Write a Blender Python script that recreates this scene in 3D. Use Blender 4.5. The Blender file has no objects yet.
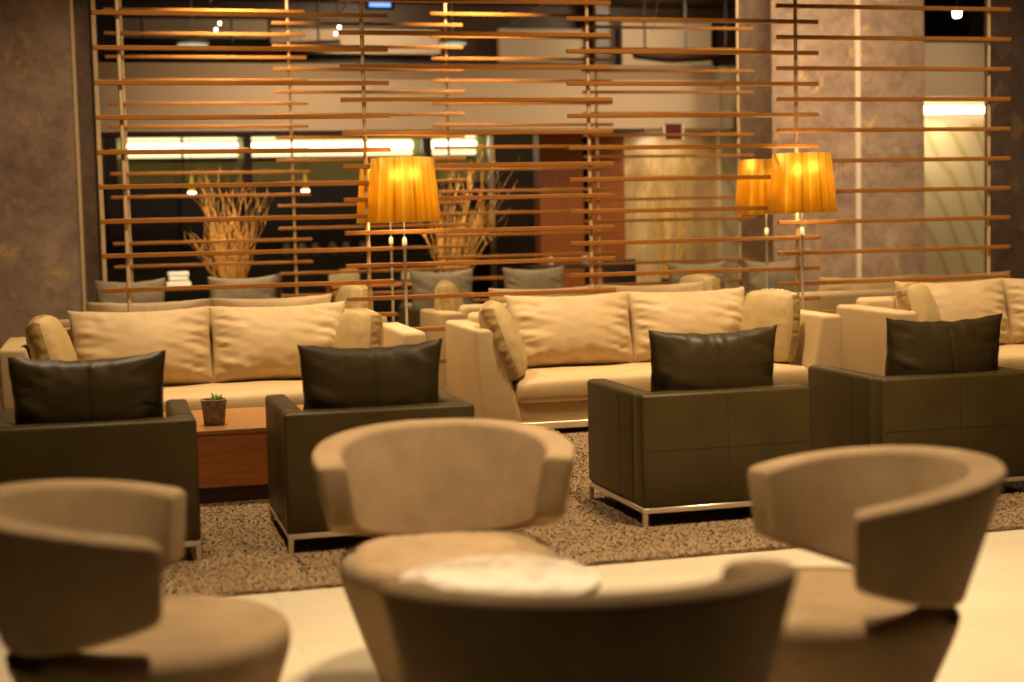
import bpy, bmesh, math, random
from mathutils import Vector, Matrix, noise
random.seed(7)
S = bpy.context.scene
COL = S.collection
PI = math.pi

# ------------------------------------------------------------------ materials
def mat(name, base=(.5, .5, .5), rough=.6, metal=0., spec=.5, coat=0., build=None):
    m = bpy.data.materials.new(name); m.use_nodes = True
    nt = m.node_tree; b = nt.nodes['Principled BSDF']
    b.inputs['Base Color'].default_value = (*base, 1)
    b.inputs['Roughness'].default_value = rough
    b.inputs['Metallic'].default_value = metal
    b.inputs['Specular IOR Level'].default_value = spec
    b.inputs['Coat Weight'].default_value = coat
    if build: build(nt, b)
    return m

def N(nt, t, **kw):
    n = nt.nodes.new(t)
    for k, v in kw.items():
        if k in n.inputs: n.inputs[k].default_value = v
        else: setattr(n, k, v)
    return n

def coords(nt, scale=(1, 1, 1), rot=(0, 0, 0)):
    tc = N(nt, 'ShaderNodeTexCoord'); mp = N(nt, 'ShaderNodeMapping')
    mp.inputs['Scale'].default_value = scale; mp.inputs['Rotation'].default_value = rot
    nt.links.new(tc.outputs['Object'], mp.inputs['Vector'])
    return mp.outputs['Vector']

def ramp(nt, fac, stops):
    r = N(nt, 'ShaderNodeValToRGB'); e = r.color_ramp.elements
    while len(e) < len(stops): e.new(.5)
    for el, (p, c) in zip(e, stops):
        el.position = p; el.color = (*c, 1)
    nt.links.new(fac, r.inputs['Fac'])
    return r.outputs['Color']

def bump(nt, b, h, strength=.3, dist=.01):
    n = N(nt, 'ShaderNodeBump'); n.inputs['Strength'].default_value = strength
    n.inputs['Distance'].default_value = dist
    nt.links.new(h, n.inputs['Height']); nt.links.new(n.outputs['Normal'], b.inputs['Normal'])

def cloth(c1, c2, sc=6., bs=.25, fine=350., fbs=.0):
    def f(nt, b):
        v = coords(nt)
        n = N(nt, 'ShaderNodeTexNoise', Scale=sc, Detail=5., Roughness=.6)
        nt.links.new(v, n.inputs['Vector'])
        nt.links.new(ramp(nt, n.outputs['Fac'], [(.3, c1), (.7, c2)]), b.inputs['Base Color'])
        n2 = N(nt, 'ShaderNodeTexNoise', Scale=fine, Detail=2.)
        nt.links.new(v, n2.inputs['Vector'])
        bump(nt, b, n2.outputs['Fac'], bs, .002)
    return f

def leather(c1, c2):
    def f(nt, b):
        v = coords(nt)
        n = N(nt, 'ShaderNodeTexNoise', Scale=4., Detail=4.)
        nt.links.new(v, n.inputs['Vector'])
        nt.links.new(ramp(nt, n.outputs['Fac'], [(.3, c1), (.7, c2)]), b.inputs['Base Color'])
        vo = N(nt, 'ShaderNodeTexVoronoi', Scale=260.)
        nt.links.new(v, vo.inputs['Vector'])
        bump(nt, b, vo.outputs['Distance'], .18, .002)
    return f

def wood(c1, c2, axis='X', sc=7.):
    def f(nt, b):
        s = {'X': (1.2, 14, 14), 'Y': (14, 1.2, 14), 'Z': (14, 14, 1.2)}[axis]
        v = coords(nt, s)
        n = N(nt, 'ShaderNodeTexNoise', Scale=sc * .35, Detail=6., Roughness=.65, Distortion=.6)
        nt.links.new(v, n.inputs['Vector'])
        nt.links.new(ramp(nt, n.outputs['Fac'], [(.32, c1), (.68, c2)]), b.inputs['Base Color'])
        bump(nt, b, n.outputs['Fac'], .1, .003)
    return f

def marble(c1, c2, vein, sc=1.2, stretch=(1, 1, 1), rot=(0, 0, 0), vw=.04, fine=True):
    def f(nt, b):
        v = coords(nt, stretch, rot)
        n = N(nt, 'ShaderNodeTexNoise', Scale=sc, Detail=10., Roughness=.72, Distortion=.35)
        nt.links.new(v, n.inputs['Vector'])
        base = ramp(nt, n.outputs['Fac'], [(.30, c1), (.68, c2)])
        n3 = N(nt, 'ShaderNodeTexNoise', Scale=sc * 5, Detail=6., Roughness=.7)
        nt.links.new(v, n3.inputs['Vector'])
        m3 = N(nt, 'ShaderNodeMix', data_type='RGBA', blend_type='MULTIPLY'); m3.inputs[0].default_value = .75
        nt.links.new(base, m3.inputs[6]); nt.links.new(ramp(nt, n3.outputs['Fac'], [(.34, (.58, .55, .55)), (.58, (1, 1, 1))]), m3.inputs[7])
        v2 = coords(nt, (stretch[0], stretch[1], stretch[2] * .6), (rot[0], rot[1] + .6, rot[2]))
        n2 = N(nt, 'ShaderNodeTexNoise', Scale=sc * .8, Detail=8., Roughness=.62, Distortion=.5)
        nt.links.new(v2, n2.inputs['Vector'])
        fac = ramp(nt, n2.outputs['Fac'], [(.5 - vw * .5, (0, 0, 0)), (.5, (1, 1, 1)), (.5 + vw * .5, (0, 0, 0))])
        n4 = N(nt, 'ShaderNodeTexNoise', Scale=sc * 1.7, Detail=2.)
        nt.links.new(v, n4.inputs['Vector'])
        mask = ramp(nt, n4.outputs['Fac'], [(.5, (0, 0, 0)), (.66, (1, 1, 1))])
        ml = N(nt, 'ShaderNodeMath', operation='MULTIPLY')
        nt.links.new(fac, ml.inputs[0]); nt.links.new(mask, ml.inputs[1])
        mx = N(nt, 'ShaderNodeMix', data_type='RGBA')
        nt.links.new(ml.outputs[0], mx.inputs[0])
        nt.links.new(m3.outputs[2], mx.inputs[6]); mx.inputs[7].default_value = (*vein, 1)
        nt.links.new(mx.outputs[2], b.inputs['Base Color'])
    return f

def onyx(c1, c2, c3, sc, rot, dist):
    def f(nt, b):
        v = coords(nt, (1, 1, .55), rot)
        w = N(nt, 'ShaderNodeTexWave', Scale=sc, Distortion=dist, Detail=3.)
        w.inputs['Detail Scale'].default_value = .9
        nt.links.new(v, w.inputs['Vector'])
        nt.links.new(ramp(nt, w.outputs['Fac'], [(0., c1), (.75, c2), (1., c3)]), b.inputs['Base Color'])
    return f

def floor_nodes(nt, b):
    v = coords(nt)
    br = N(nt, 'ShaderNodeTexBrick', Scale=1.)
    br.offset = .5
    br.inputs['Brick Width'].default_value = 1.2; br.inputs['Row Height'].default_value = .6
    br.inputs['Mortar Size'].default_value = .004
    br.inputs['Color1'].default_value = (.66, .58, .43, 1); br.inputs['Color2'].default_value = (.64, .56, .41, 1)
    br.inputs['Mortar'].default_value = (.56, .48, .35, 1)
    nt.links.new(v, br.inputs['Vector'])
    n = N(nt, 'ShaderNodeTexNoise', Scale=2.2, Detail=6.)
    nt.links.new(v, n.inputs['Vector'])
    mx = N(nt, 'ShaderNodeMix', data_type='RGBA', blend_type='MULTIPLY'); mx.inputs[0].default_value = .35
    nt.links.new(br.outputs['Color'], mx.inputs[6])
    nt.links.new(ramp(nt, n.outputs['Fac'], [(.3, (.8, .75, .68)), (.7, (1, 1, 1))]), mx.inputs[7])
    nt.links.new(mx.outputs[2], b.inputs['Base Color'])

def emit(name, col, s):
    m = bpy.data.materials.new(name); m.use_nodes = True
    nt = m.node_tree; nt.nodes.remove(nt.nodes['Principled BSDF'])
    e = N(nt, 'ShaderNodeEmission'); e.inputs[0].default_value = (*col, 1); e.inputs[1].default_value = s
    nt.links.new(e.outputs[0], nt.nodes['Material Output'].inputs[0])
    return m

def gold_shade(nt, b):
    # woven metallic foil: fine vertical threads
    tc = N(nt, 'ShaderNodeTexCoord'); mp = N(nt, 'ShaderNodeMapping')
    sx = N(nt, 'ShaderNodeSeparateXYZ'); nt.links.new(tc.outputs['Object'], sx.inputs[0])
    at = N(nt, 'ShaderNodeMath', operation='ARCTAN2')
    nt.links.new(sx.outputs['X'], at.inputs[0]); nt.links.new(sx.outputs['Y'], at.inputs[1])
    n = N(nt, 'ShaderNodeTexNoise', noise_dimensions='1D', Scale=4.2, Detail=6., Roughness=.72)
    nt.links.new(at.outputs[0], n.inputs['W'])
    nt.links.new(ramp(nt, n.outputs['Fac'], [(.30, (.58, .30, .008)), (.50, (.88, .54, .03)), (.70, (1., .76, .14))]), b.inputs['Base Color'])

M = {}
M['sofa'] = mat('sofa leather', rough=.55, spec=.35, build=cloth((.49, .35, .175), (.56, .405, .21), 3., .2, 180.))
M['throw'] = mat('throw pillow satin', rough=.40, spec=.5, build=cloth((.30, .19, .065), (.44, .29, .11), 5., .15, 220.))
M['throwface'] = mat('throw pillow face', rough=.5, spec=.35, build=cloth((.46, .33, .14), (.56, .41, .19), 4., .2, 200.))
M['dark'] = mat('dark leather', rough=.44, spec=.3, build=leather((.058, .040, .010), (.076, .054, .015)))
M['pillow'] = mat('dark pillow leather', rough=.42, spec=.35, build=leather((.042, .027, .008), (.058, .039, .012)))
M['greyleather'] = mat('grey leather', rough=.5, spec=.25, build=leather((.23, .185, .115), (.30, .24, .15)))
M['seam'] = mat('dark stitching', (.02, .015, .008), .7)
M['suede'] = mat('taupe suede', rough=.88, spec=.15, build=cloth((.25, .175, .098), (.33, .236, .138), 9., .35, 420.))
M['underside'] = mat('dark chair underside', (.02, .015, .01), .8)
M['chrome'] = mat('brushed chrome', (.80, .72, .60), .3, .75)
M['rail'] = mat('pale metal rail', (.85, .74, .55), .35, .35)
M['rod'] = mat('champagne rod', (.78, .58, .34), .4, .3)
M['slat'] = mat('oak slat', rough=.5, spec=.25, build=wood((.26, .098, .014), (.38, .158, .028), 'X', 5.))
M['walnut'] = mat('walnut veneer', rough=.38, spec=.5, build=wood((.34, .10, .022), (.50, .18, .045), 'X', 9.))
M['walnut_top'] = mat('walnut table top', rough=.3, spec=.5, build=wood((.34, .14, .04), (.46, .21, .065), 'X', 9.))
M['plinth'] = mat('dark plinth', (.05, .015, .008), .5)
M['panelwood'] = mat('wall veneer', rough=.45, build=wood((.26, .075, .012), (.33, .10, .018), 'Z', 5.))
M['darkwood'] = mat('dark wood', rough=.5, build=wood((.028, .012, .006), (.05, .022, .01), 'X', 6.))
M['ceilwood'] = mat('ceiling wood', rough=.55, build=wood((.06, .022, .010), (.09, .034, .014), 'Y', 6.))
M['black'] = mat('black lacquer', (.012, .009, .007), .4)
M['marble'] = mat('brown grey marble', rough=.32, spec=.3, build=marble((.25, .165, .13), (.47, .345, .25), (.60, .40, .16), 1.1, (1, 1, 1.2), (.3, .5, .2)))
M['marble_dark'] = mat('dark brown marble', rough=.35, spec=.4, build=marble((.10, .065, .05), (.20, .14, .11), (.30, .2, .1), 1.4, (1, 1, .8), (.1, .4, .6)))
M['table_marble'] = mat('white marble', rough=.1, spec=.3, build=marble((.66, .60, .50), (.80, .75, .66), (.35, .28, .2), 3.2, (1, 1, 1), (0, 0, .5), .025))
M['onyx'] = mat('pale onyx', rough=.25, build=onyx((.78, .68, .46), (.75, .65, .41), (.60, .50, .24), 1.0, (0, .75, 0), 3.4))
M['onyx_grey'] = mat('golden onyx', rough=.3, build=marble((.46, .33, .17), (.78, .58, .30), (.95, .7, .3), .9, (1, 1, .6), (0, .4, 0), .08))
M['plaster'] = mat('warm plaster', (.60, .47, .34), .8)
M['plaster_dim'] = mat('olive plaster', (.42, .40, .17), .8)
M['fascia_shade'] = mat('shade painted fascia', (.34, .235, .14), .6)  # darker plaster tone, paints the shade along the bulkhead top
M['joint'] = mat('cream joint', (.78, .62, .48), .5)
M['floor'] = mat('cream stone floor', rough=.3, spec=.4, build=floor_nodes)
M['rug_base'] = mat('rug backing', (.30, .205, .115), .95, spec=.1)
M['pot'] = mat('woven bark pot', rough=.9, build=cloth((.16, .115, .075), (.42, .33, .23), 26., .8, 60.))
M['leaf'] = mat('succulent leaf', (.22, .36, .03), .45)
M['leaf_red'] = mat('red tipped leaf', (.42, .12, .04), .45)
M['soil'] = mat('soil', (.05, .035, .02), .95)
M['gold'] = mat('gold foil shade', rough=.45, metal=.5, spec=.5, build=gold_shade)
def add_translucency(m, f):
    nt = m.node_tree; b = nt.nodes['Principled BSDF']; out = nt.nodes['Material Output']
    tr = N(nt, 'ShaderNodeBsdfTranslucent'); mx = N(nt, 'ShaderNodeMixShader'); mx.inputs[0].default_value = f
    nt.links.new(b.inputs['Base Color'].links[0].from_socket, tr.inputs['Color'])
    nt.links.new(b.outputs[0], mx.inputs[1]); nt.links.new(tr.outputs[0], mx.inputs[2]); nt.links.new(mx.outputs[0], out.inputs[0])
add_translucency(M['gold'], .26)
M['branch'] = mat('dry willow', rough=.7, build=cloth((.58, .30, .06), (.80, .46, .12), 9., .2, 90.))
M['branch_gold'] = mat('gilded willow', (.85, .56, .12), .5)
M['vase'] = mat('tall vase glaze', (.06, .035, .02), .25)
M['white'] = mat('white linen', (.78, .74, .66), .7)
M['glassjar'] = mat('pale ceramic', (.68, .62, .46), .3)
M['red_sign'] = mat('dark red sign panel', (.10, .004, .006), .4)
M['yellowbox'] = mat('mustard box', (.5, .36, .06), .6)
M['cove'] = emit('cove light tube', (1., .86, .56), 6.)
M['cove_dim'] = emit('cove glow diffuser', (1., .80, .42), 1.6)
M['amber'] = emit('glowing amber glass', (1., .52, .03), .55)
M['bulb'] = emit('warm bulb', (1., .72, .36), 14.)
M['bulbwhite'] = emit('spot lens', (1., .88, .68), 9.)
M['screen_blue'] = emit('blue lit screen', (.18, .35, 1.), 2.2)
M['disc'] = emit('disc pendant rim', (1., .9, .66), .55)
M['lettering'] = mat('red sign marking', (.22, .02, .02), .5)

def pile_nodes(nt, b):
    oi = N(nt, 'ShaderNodeTexCoord')
    n = N(nt, 'ShaderNodeTexNoise', Scale=2.6, Detail=6., Roughness=.7)
    nt.links.new(oi.outputs['Object'], n.inputs['Vector'])
    n2 = N(nt, 'ShaderNodeTexNoise', Scale=70., Detail=2.)
    nt.links.new(oi.outputs['Object'], n2.inputs['Vector'])
    ad = N(nt, 'ShaderNodeMath', operation='ADD'); ml = N(nt, 'ShaderNodeMath', operation='MULTIPLY'); ml.inputs[1].default_value = .5
    nt.links.new(n.outputs['Fac'], ad.inputs[0]); nt.links.new(n2.outputs['Fac'], ad.inputs[1])
    nt.links.new(ad.outputs[0], ml.inputs[0])
    nt.links.new(ramp(nt, ml.outputs[0], [(.38, (.29, .20, .11)), (.62, (.38, .27, .155))]), b.inputs['Base Color'])
M['pile'] = mat('shag pile', rough=.95, spec=.1, build=pile_nodes)

# ------------------------------------------------------------------ mesh builder
class MB:
    def __init__(s): s.v = []; s.f = []
    def add(s, vs, fs):
        k = len(s.v); s.v += [tuple(v) for v in vs]; s.f += [tuple(i + k for i in f) for f in fs]; return s
    def box(s, x0, x1, y0, y1, z0, z1, bev=0., seg=3):
        bm = bmesh.new()
        bmesh.ops.create_cube(bm, size=1.)
        for v in bm.verts:
            v.co = Vector(((x0 + x1) / 2 + v.co.x * (x1 - x0), (y0 + y1) / 2 + v.co.y * (y1 - y0), (z0 + z1) / 2 + v.co.z * (z1 - z0)))
        if bev: bmesh.ops.bevel(bm, geom=list(bm.edges), offset=bev, segments=seg, profile=.5, affect='EDGES')
        bm.verts.index_update()
        s.add([v.co[:] for v in bm.verts], [[v.index for v in f.verts] for f in bm.faces]); bm.free(); return s
    def tube(s, pts, rad, n=8, cap=True):
        pts = [Vector(p) for p in pts]
        rs = rad if isinstance(rad, (list, tuple)) else [rad] * len(pts)
        vs = []; fs = []
        for i, p in enumerate(pts):
            t = (pts[min(i + 1, len(pts) - 1)] - pts[max(i - 1, 0)]).normalized()
            a = t.cross(Vector((0, 0, 1)) if abs(t.z) < .9 else Vector((1, 0, 0))).normalized(); b = t.cross(a)
            for k in range(n):
                an = 2 * PI * k / n; vs.append(p + (a * math.cos(an) + b * math.sin(an)) * rs[i])
        for i in range(len(pts) - 1):
            for k in range(n):
                fs.append((i * n + k, i * n + (k + 1) % n, (i + 1) * n + (k + 1) % n, (i + 1) * n + k))
        if cap:
            fs.append(tuple(reversed(range(n)))); fs.append(tuple((len(pts) - 1) * n + k for k in range(n)))
        return s.add(vs, fs)
    def lathe(s, prof, n=48, c=(0, 0), cap=True):
        vs = []; fs = []
        for r, z in prof:
            for k in range(n):
                a = 2 * PI * k / n; vs.append((c[0] + r * math.cos(a), c[1] + r * math.sin(a), z))
        m = len(prof)
        for i in range(m - 1):
            for k in range(n):
                fs.append((i * n + k, i * n + (k + 1) % n, (i + 1) * n + (k + 1) % n, (i + 1) * n + k))
        if cap:
            fs.append(tuple(reversed(range(n)))); fs.append(tuple((m - 1) * n + k for k in range(n)))
        return s.add(vs, fs)
    def build(s, name, m, parent=None, smooth=True, angle=40):
        me = bpy.data.meshes.new(name); me.from_pydata(s.v, [], s.f); me.validate()
        me.materials.append(m)
        if smooth:
            me.polygons.foreach_set('use_smooth', [True] * len(me.polygons))
            try: me.set_sharp_from_angle(angle=math.radians(angle))
            except Exception: pass
        me.update()
        o = bpy.data.objects.new(name, me); COL.objects.link(o)
        if parent: o.parent = parent
        return o

def thing(name, label, cat, loc=(0, 0, 0), rz=0., group=None):
    o = bpy.data.objects.new(name, None); COL.objects.link(o)
    o.empty_display_size = .2; o.location = loc; o.rotation_euler = (0, 0, rz)
    o['label'] = label; o['category'] = cat
    if group: o['group'] = group
    return o

def tag(o, label, cat, group=None, kind=None):
    o['label'] = label; o['category'] = cat
    if group: o['group'] = group
    if kind: o['kind'] = kind
    return o

def struct(o, label=None):
    o['kind'] = 'structure'
    if label: o['label'] = label
    return o

def children(o): return [c for c in bpy.data.objects if c.parent == o]

def dup(o, loc, label, rz=None, group=None, name=None):
    def cp(src, par):
        c = src.copy(); COL.objects.link(c)
        if par: c.parent = par
        for ch in children(src): cp(ch, c)
        return c
    r = cp(o, None); r.location = loc
    if rz is not None: r.rotation_euler = (0, 0, rz)
    r['label'] = label
    if group: r['group'] = group
    return r

def nz(x, y, z=0.): return noise.noise(Vector((x, y, z)))

# pillow standing in local XZ, thickness along Y; origin at the bottom centre
def pillow(w, h, t, seed=0, conc_top=.10, conc_side=.06, conc_bot=.02, wr=.02, pw=.42, nx=44, ny=30, sag=.22, edge=.0, seamx=False):
    vs = []; fs = []; idx = {}
    for side in (0, 1):
        for j in range(ny + 1):
            for i in range(nx + 1):
                a = -1 + 2 * i / nx; b = -1 + 2 * j / ny
                border = i in (0, nx) or j in (0, ny)
                if side and border: idx[(1, i, j)] = idx[(0, i, j)]; continue
                kz = conc_top if b > 0 else conc_bot
                x = a * w / 2 * (1 - conc_side * (1 - b * b))
                z = h / 2 + b * h / 2 * (1 - kz * (1 - a * a) * abs(b))
                e = max(0., (1 - a * a) * (1 - b * b))
                th = t / 2 * (e ** pw) * (1 - sag * b)
                # creases running in from the sides, corners and lower edge
                s1 = seed * 3.7 + (17 if side else 0)
                k1 = abs(a) ** 2.2 * max(0, 1 - abs(b) ** 6)
                k2 = (abs(b) ** 3) * (1 if b < 0 else .55) * max(0, 1 - abs(a) ** 6)
                d = wr * (k1 * nz(a * 1.4 + s1, b * 5.2 + a * 2.4, 1.3) * 1.6 + k2 * nz(a * 6.5 + b * 1.5, b * 1.2 + s1, 4.1) * 1.5
                          + .35 * nz(a * 1.3 + s1, b * 1.6, 7.7) + .16 * nz(a * 3.5 + b * 3 + s1, b * 4 - a * 2, 2.2))
                d += wr * .75 * (abs(a) ** 7 * nz(b * 9 + s1, a * 1.5, 5.5) + abs(b) ** 8 * nz(a * 13 + s1, b, 6.6)) 
                d += wr * .28 * max(0, abs(a) - .25) * (1 - abs(nz(b * 4.5 - a * 2.5 + s1, a * .8, 8.8)) * 4)
                if seamx: d -= .006 * math.exp(-(a * w / 2 / .006) ** 2)
                d *= min(1., e * 4)
                y = (-(th + d)) if side == 0 else (th + d)
                z += .012 * nz(a * 2 + s1, b, 9.) * (1 - abs(b)) 
                if border:
                    x += .006 * nz(b * 4 + s1, a * 4, 3.); z += .008 * nz(a * 5 + s1, b * 3, 5.)
                idx[(side, i, j)] = len(vs); vs.append((x, y, z))
    for side in (0, 1):
        for j in range(ny):
            for i in range(nx):
                q = (idx[(side, i, j)], idx[(side, i + 1, j)], idx[(side, i + 1, j + 1)], idx[(side, i, j + 1)])
                fs.append(q if side == 0 else q[::-1])
    return MB().add(vs, fs)

def tilt(o, rx=0., ry=0., rz=0.): o.rotation_euler = (rx, ry, rz); return o

# ------------------------------------------------------------------ room shell
struct(MB().box(-8, 18, -5, 32, -.06, 0).build('floor', M['floor'], smooth=False), 'cream polished stone floor')
struct(MB().box(-8, 18, -5, 32, 5.85, 5.95).build('ceiling', M['ceilwood'], smooth=False))
struct(MB().box(-8.2, -8, -5, 32, 0, 5.85).build('wall_left', M['marble_dark'], smooth=False))
struct(MB().box(18, 18.2, -5, 32, 0, 5.85).build('wall_right', M['marble_dark'], smooth=False))
struct(MB().box(-8.2, 18.2, -5.2, -5, 0, 5.85).build('wall_front', M['darkwood'], smooth=False))
struct(MB().box(-8.2, 18.2, 29, 29.2, 0, 5.85).build('wall_back', M['darkwood'], smooth=False))
# left marble pier with metal trims and recessed strip
struct(MB().box(-8, -.32, 17.0, 18.6, 0, 5.85, .01, 1).build('wall_pier_left', M['marble'], smooth=False), 'large grey brown marble pier at the left')
struct(MB().box(-.32, -.285, 16.98, 17.3, 0, 5.85).build('trim_1', M['rod'], smooth=False))
struct(MB().box(-.285, -.10, 17.16, 18.6, 0, 5.85).build('wall_recess_left', M['marble_dark'], smooth=False))
struct(MB().box(-.10, -.055, 17.06, 17.3, 0, 5.85).build('trim_2', M['rod'], smooth=False))
# right marble pier, its metal joint, and the darker pier beyond the gap
struct(MB().box(7.95, 10.05, 17.2, 18.25, 0, 5.85, .008, 1).build('wall_pier_centre', M['marble'], smooth=False), 'broad marble pier behind the right floor lamp')
struct(MB().box(9.08, 9.145, 17.18, 17.25, 0, 5.85).build('trim_3', M['joint'], smooth=False))
struct(MB().box(10.98, 18, 17.2, 17.32, 0, 5.85, .008, 1).build('wall_pier_right', M['marble_dark'], smooth=False), 'dark brown marble pier at the right edge')
# pale bulkhead band with its set-back top strip
struct(MB().box(-3, 8.45, 20.0, 20.6, 2.83, 3.5).build('wall_bulkhead', M['plaster'], smooth=False), 'beige plaster bulkhead band above the bar opening')
struct(MB().box(-3, 8.45, 20.18, 20.6, 3.5, 3.73).build('wall_bulkhead_top', M['fascia_shade'], smooth=False))
struct(MB().box(8.45, 8.68, 20.1, 20.6, 2.83, 3.5).build('wall_bulkhead_return', M['plaster'], smooth=False))
struct(MB().box(-3, 7.3, 20.02, 20.6, 2.79, 2.83).build('trim_4', M['darkwood'], smooth=False))
# veneer walls and onyx wall under the bulkhead
struct(MB().box(6.04, 6.70, 21.0, 21.3, 0, 2.95).build('wall_veneer_left', M['panelwood'], smooth=False))
struct(MB().box(6.79, 7.32, 20.95, 21.3, 0, 2.95).build('wall_veneer_right', M['panelwood'], smooth=False))
struct(MB().box(6.68, 6.81, 21.2, 21.4, 0, 2.95).build('trim_5', M['black'], smooth=False))
struct(MB().box(7.32, 8.82, 21.05, 21.4, 0, 3.2).build('wall_onyx', M['onyx_grey'], smooth=False), 'golden veined stone wall under the exit sign')
struct(MB().box(8.82, 9.6, 20.9, 21.4, 0, 3.8).build('wall_onyx_return', M['onyx'], smooth=False))
# gap on the right: pale veined stone wall, soffit and light cove
struct(MB().box(10.5, 18, 22.0, 22.3, 0, 3.0).build('wall_stone_pale', M['onyx'], smooth=False), 'cream stone wall with olive diagonal veins')
struct(MB().box(10.5, 18, 22.12, 22.4, 3.0, 3.5).build('wall_cove_back', M['plaster'], smooth=False))
struct(MB().box(10.5, 18, 21.7, 22.4, 3.36, 4.28).build('wall_soffit_right', M['plaster'], smooth=False))
t = thing('cove_light', 'bright horizontal cove light above the cream veined wall at right', 'light', (12.9, 22.0, 3.14))
MB().box(-2, 4, -.06, .0, 0, .03, .004, 1).build('tray', M['rail'], t)
MB().box(-2, 4, -.05, .0, .03, .15, .01, 2).build('tube', M['cove'], t)
# bar room: posts, olive back wall, cove lights
struct(MB().box(-3, 6.6, 26.4, 26.6, 0, 3.6).build('wall_bar', M['plaster_dim'], smooth=False))
struct(MB().box(-3, 6.6, 26.25, 26.42, 0, 2.32).build('wall_bar_shade', M['black'], smooth=False), 'added black panel standing in for shade under the cove lights')  # black sheet added where the cove glow fades into shade
struct(MB().box(-.04, .16, 25.7, 25.9, 0, 3.4).build('trim_6', M['darkwood'], smooth=False))
struct(MB().box(2.22, 2.36, 25.7, 25.9, 0, 3.4).build('trim_7', M['darkwood'], smooth=False))
struct(MB().box(1.20, 1.235, 25.75, 25.85, 0, 3.4).build('trim_8', M['darkwood'], smooth=False))
struct(MB().box(5.30, 5.46, 25.7, 25.9, 0, 3.4).build('trim_9', M['darkwood'], smooth=False))
struct(MB().box(6.45, 6.53, 25.6, 25.7, 0, 3.4).build('trim_10', M['rail'], smooth=False))
for k, (x0, x1, lab) in enumerate(((.25, 2.18, 'long cove light strip over the bar at far left'), (2.42, 5.24, 'long cove light strip over the bar behind the left lamp'),
                                   (5.50, 6.40, 'short bright cove light just right of the left lamp'))):
    t = thing('cove_light', lab, 'light', ((x0 + x1) / 2, 26.38, 2.80), group=None)
    w = (x1 - x0) / 2
    MB().box(-w, w, -.18, .02, -.02, 0).build('tray', M['plaster_dim'], t, smooth=False)
    MB().box(-w, w, -.05, -.01, .005, .10, .01, 2).build('tube', M['cove_dim'], t)
    MB().box(-w, w, -.08, -.03, .12, .25, .02, 2).build('tube', M['cove'], t)
    MB().box(-w, w, -.05, -.01, .30, .37, .01, 2).build('tube', M['cove_dim'], t)

# ------------------------------------------------------------------ screens of rods and slats
def slat_screen(label, y, dx, ph):
    t = thing('slatted_screen', label, 'screen', (.114 + dx, y, 0), group='slatted room screens')
    sp = 1.78
    for i in range(5):
        MB().tube([(i * sp, 0, 0), (i * sp, 0, 5.85)], .0155, 12).build('rod', M['rod'], t)
    sl = {}
    for bay in range(4):
        x0 = bay * sp - .18; x1 = (bay + 1) * sp + .19
        key = bay
        off = .026 if bay % 2 == 0 else -.026      # neighbouring bays clamp to opposite faces of the rods
        off = -.026
        z = ph + (0 if bay % 2 == 0 else -.125)
        for k in range(16):
            zz = z + .75 - .25 * k
            o = MB().box(x0, x1, off - .014, off + .014, zz - .017, zz + .017, .004, 1).build('slat', M['slat'], t, smooth=False) if k == 0 else None
            if o: me = o.data; z00 = zz
            else:
                o = bpy.data.objects.new('slat', me); COL.objects.link(o); o.parent = t; o.location = (0, 0, zz - z00)
    return t
slat_screen('near screen of oak slats on slim rods just behind the front sofas', 11.342, 0, 3.105)
slat_screen('farther screen of thinner looking oak slats before the bar', 16.806, .09, 3.665 - .5)

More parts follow.
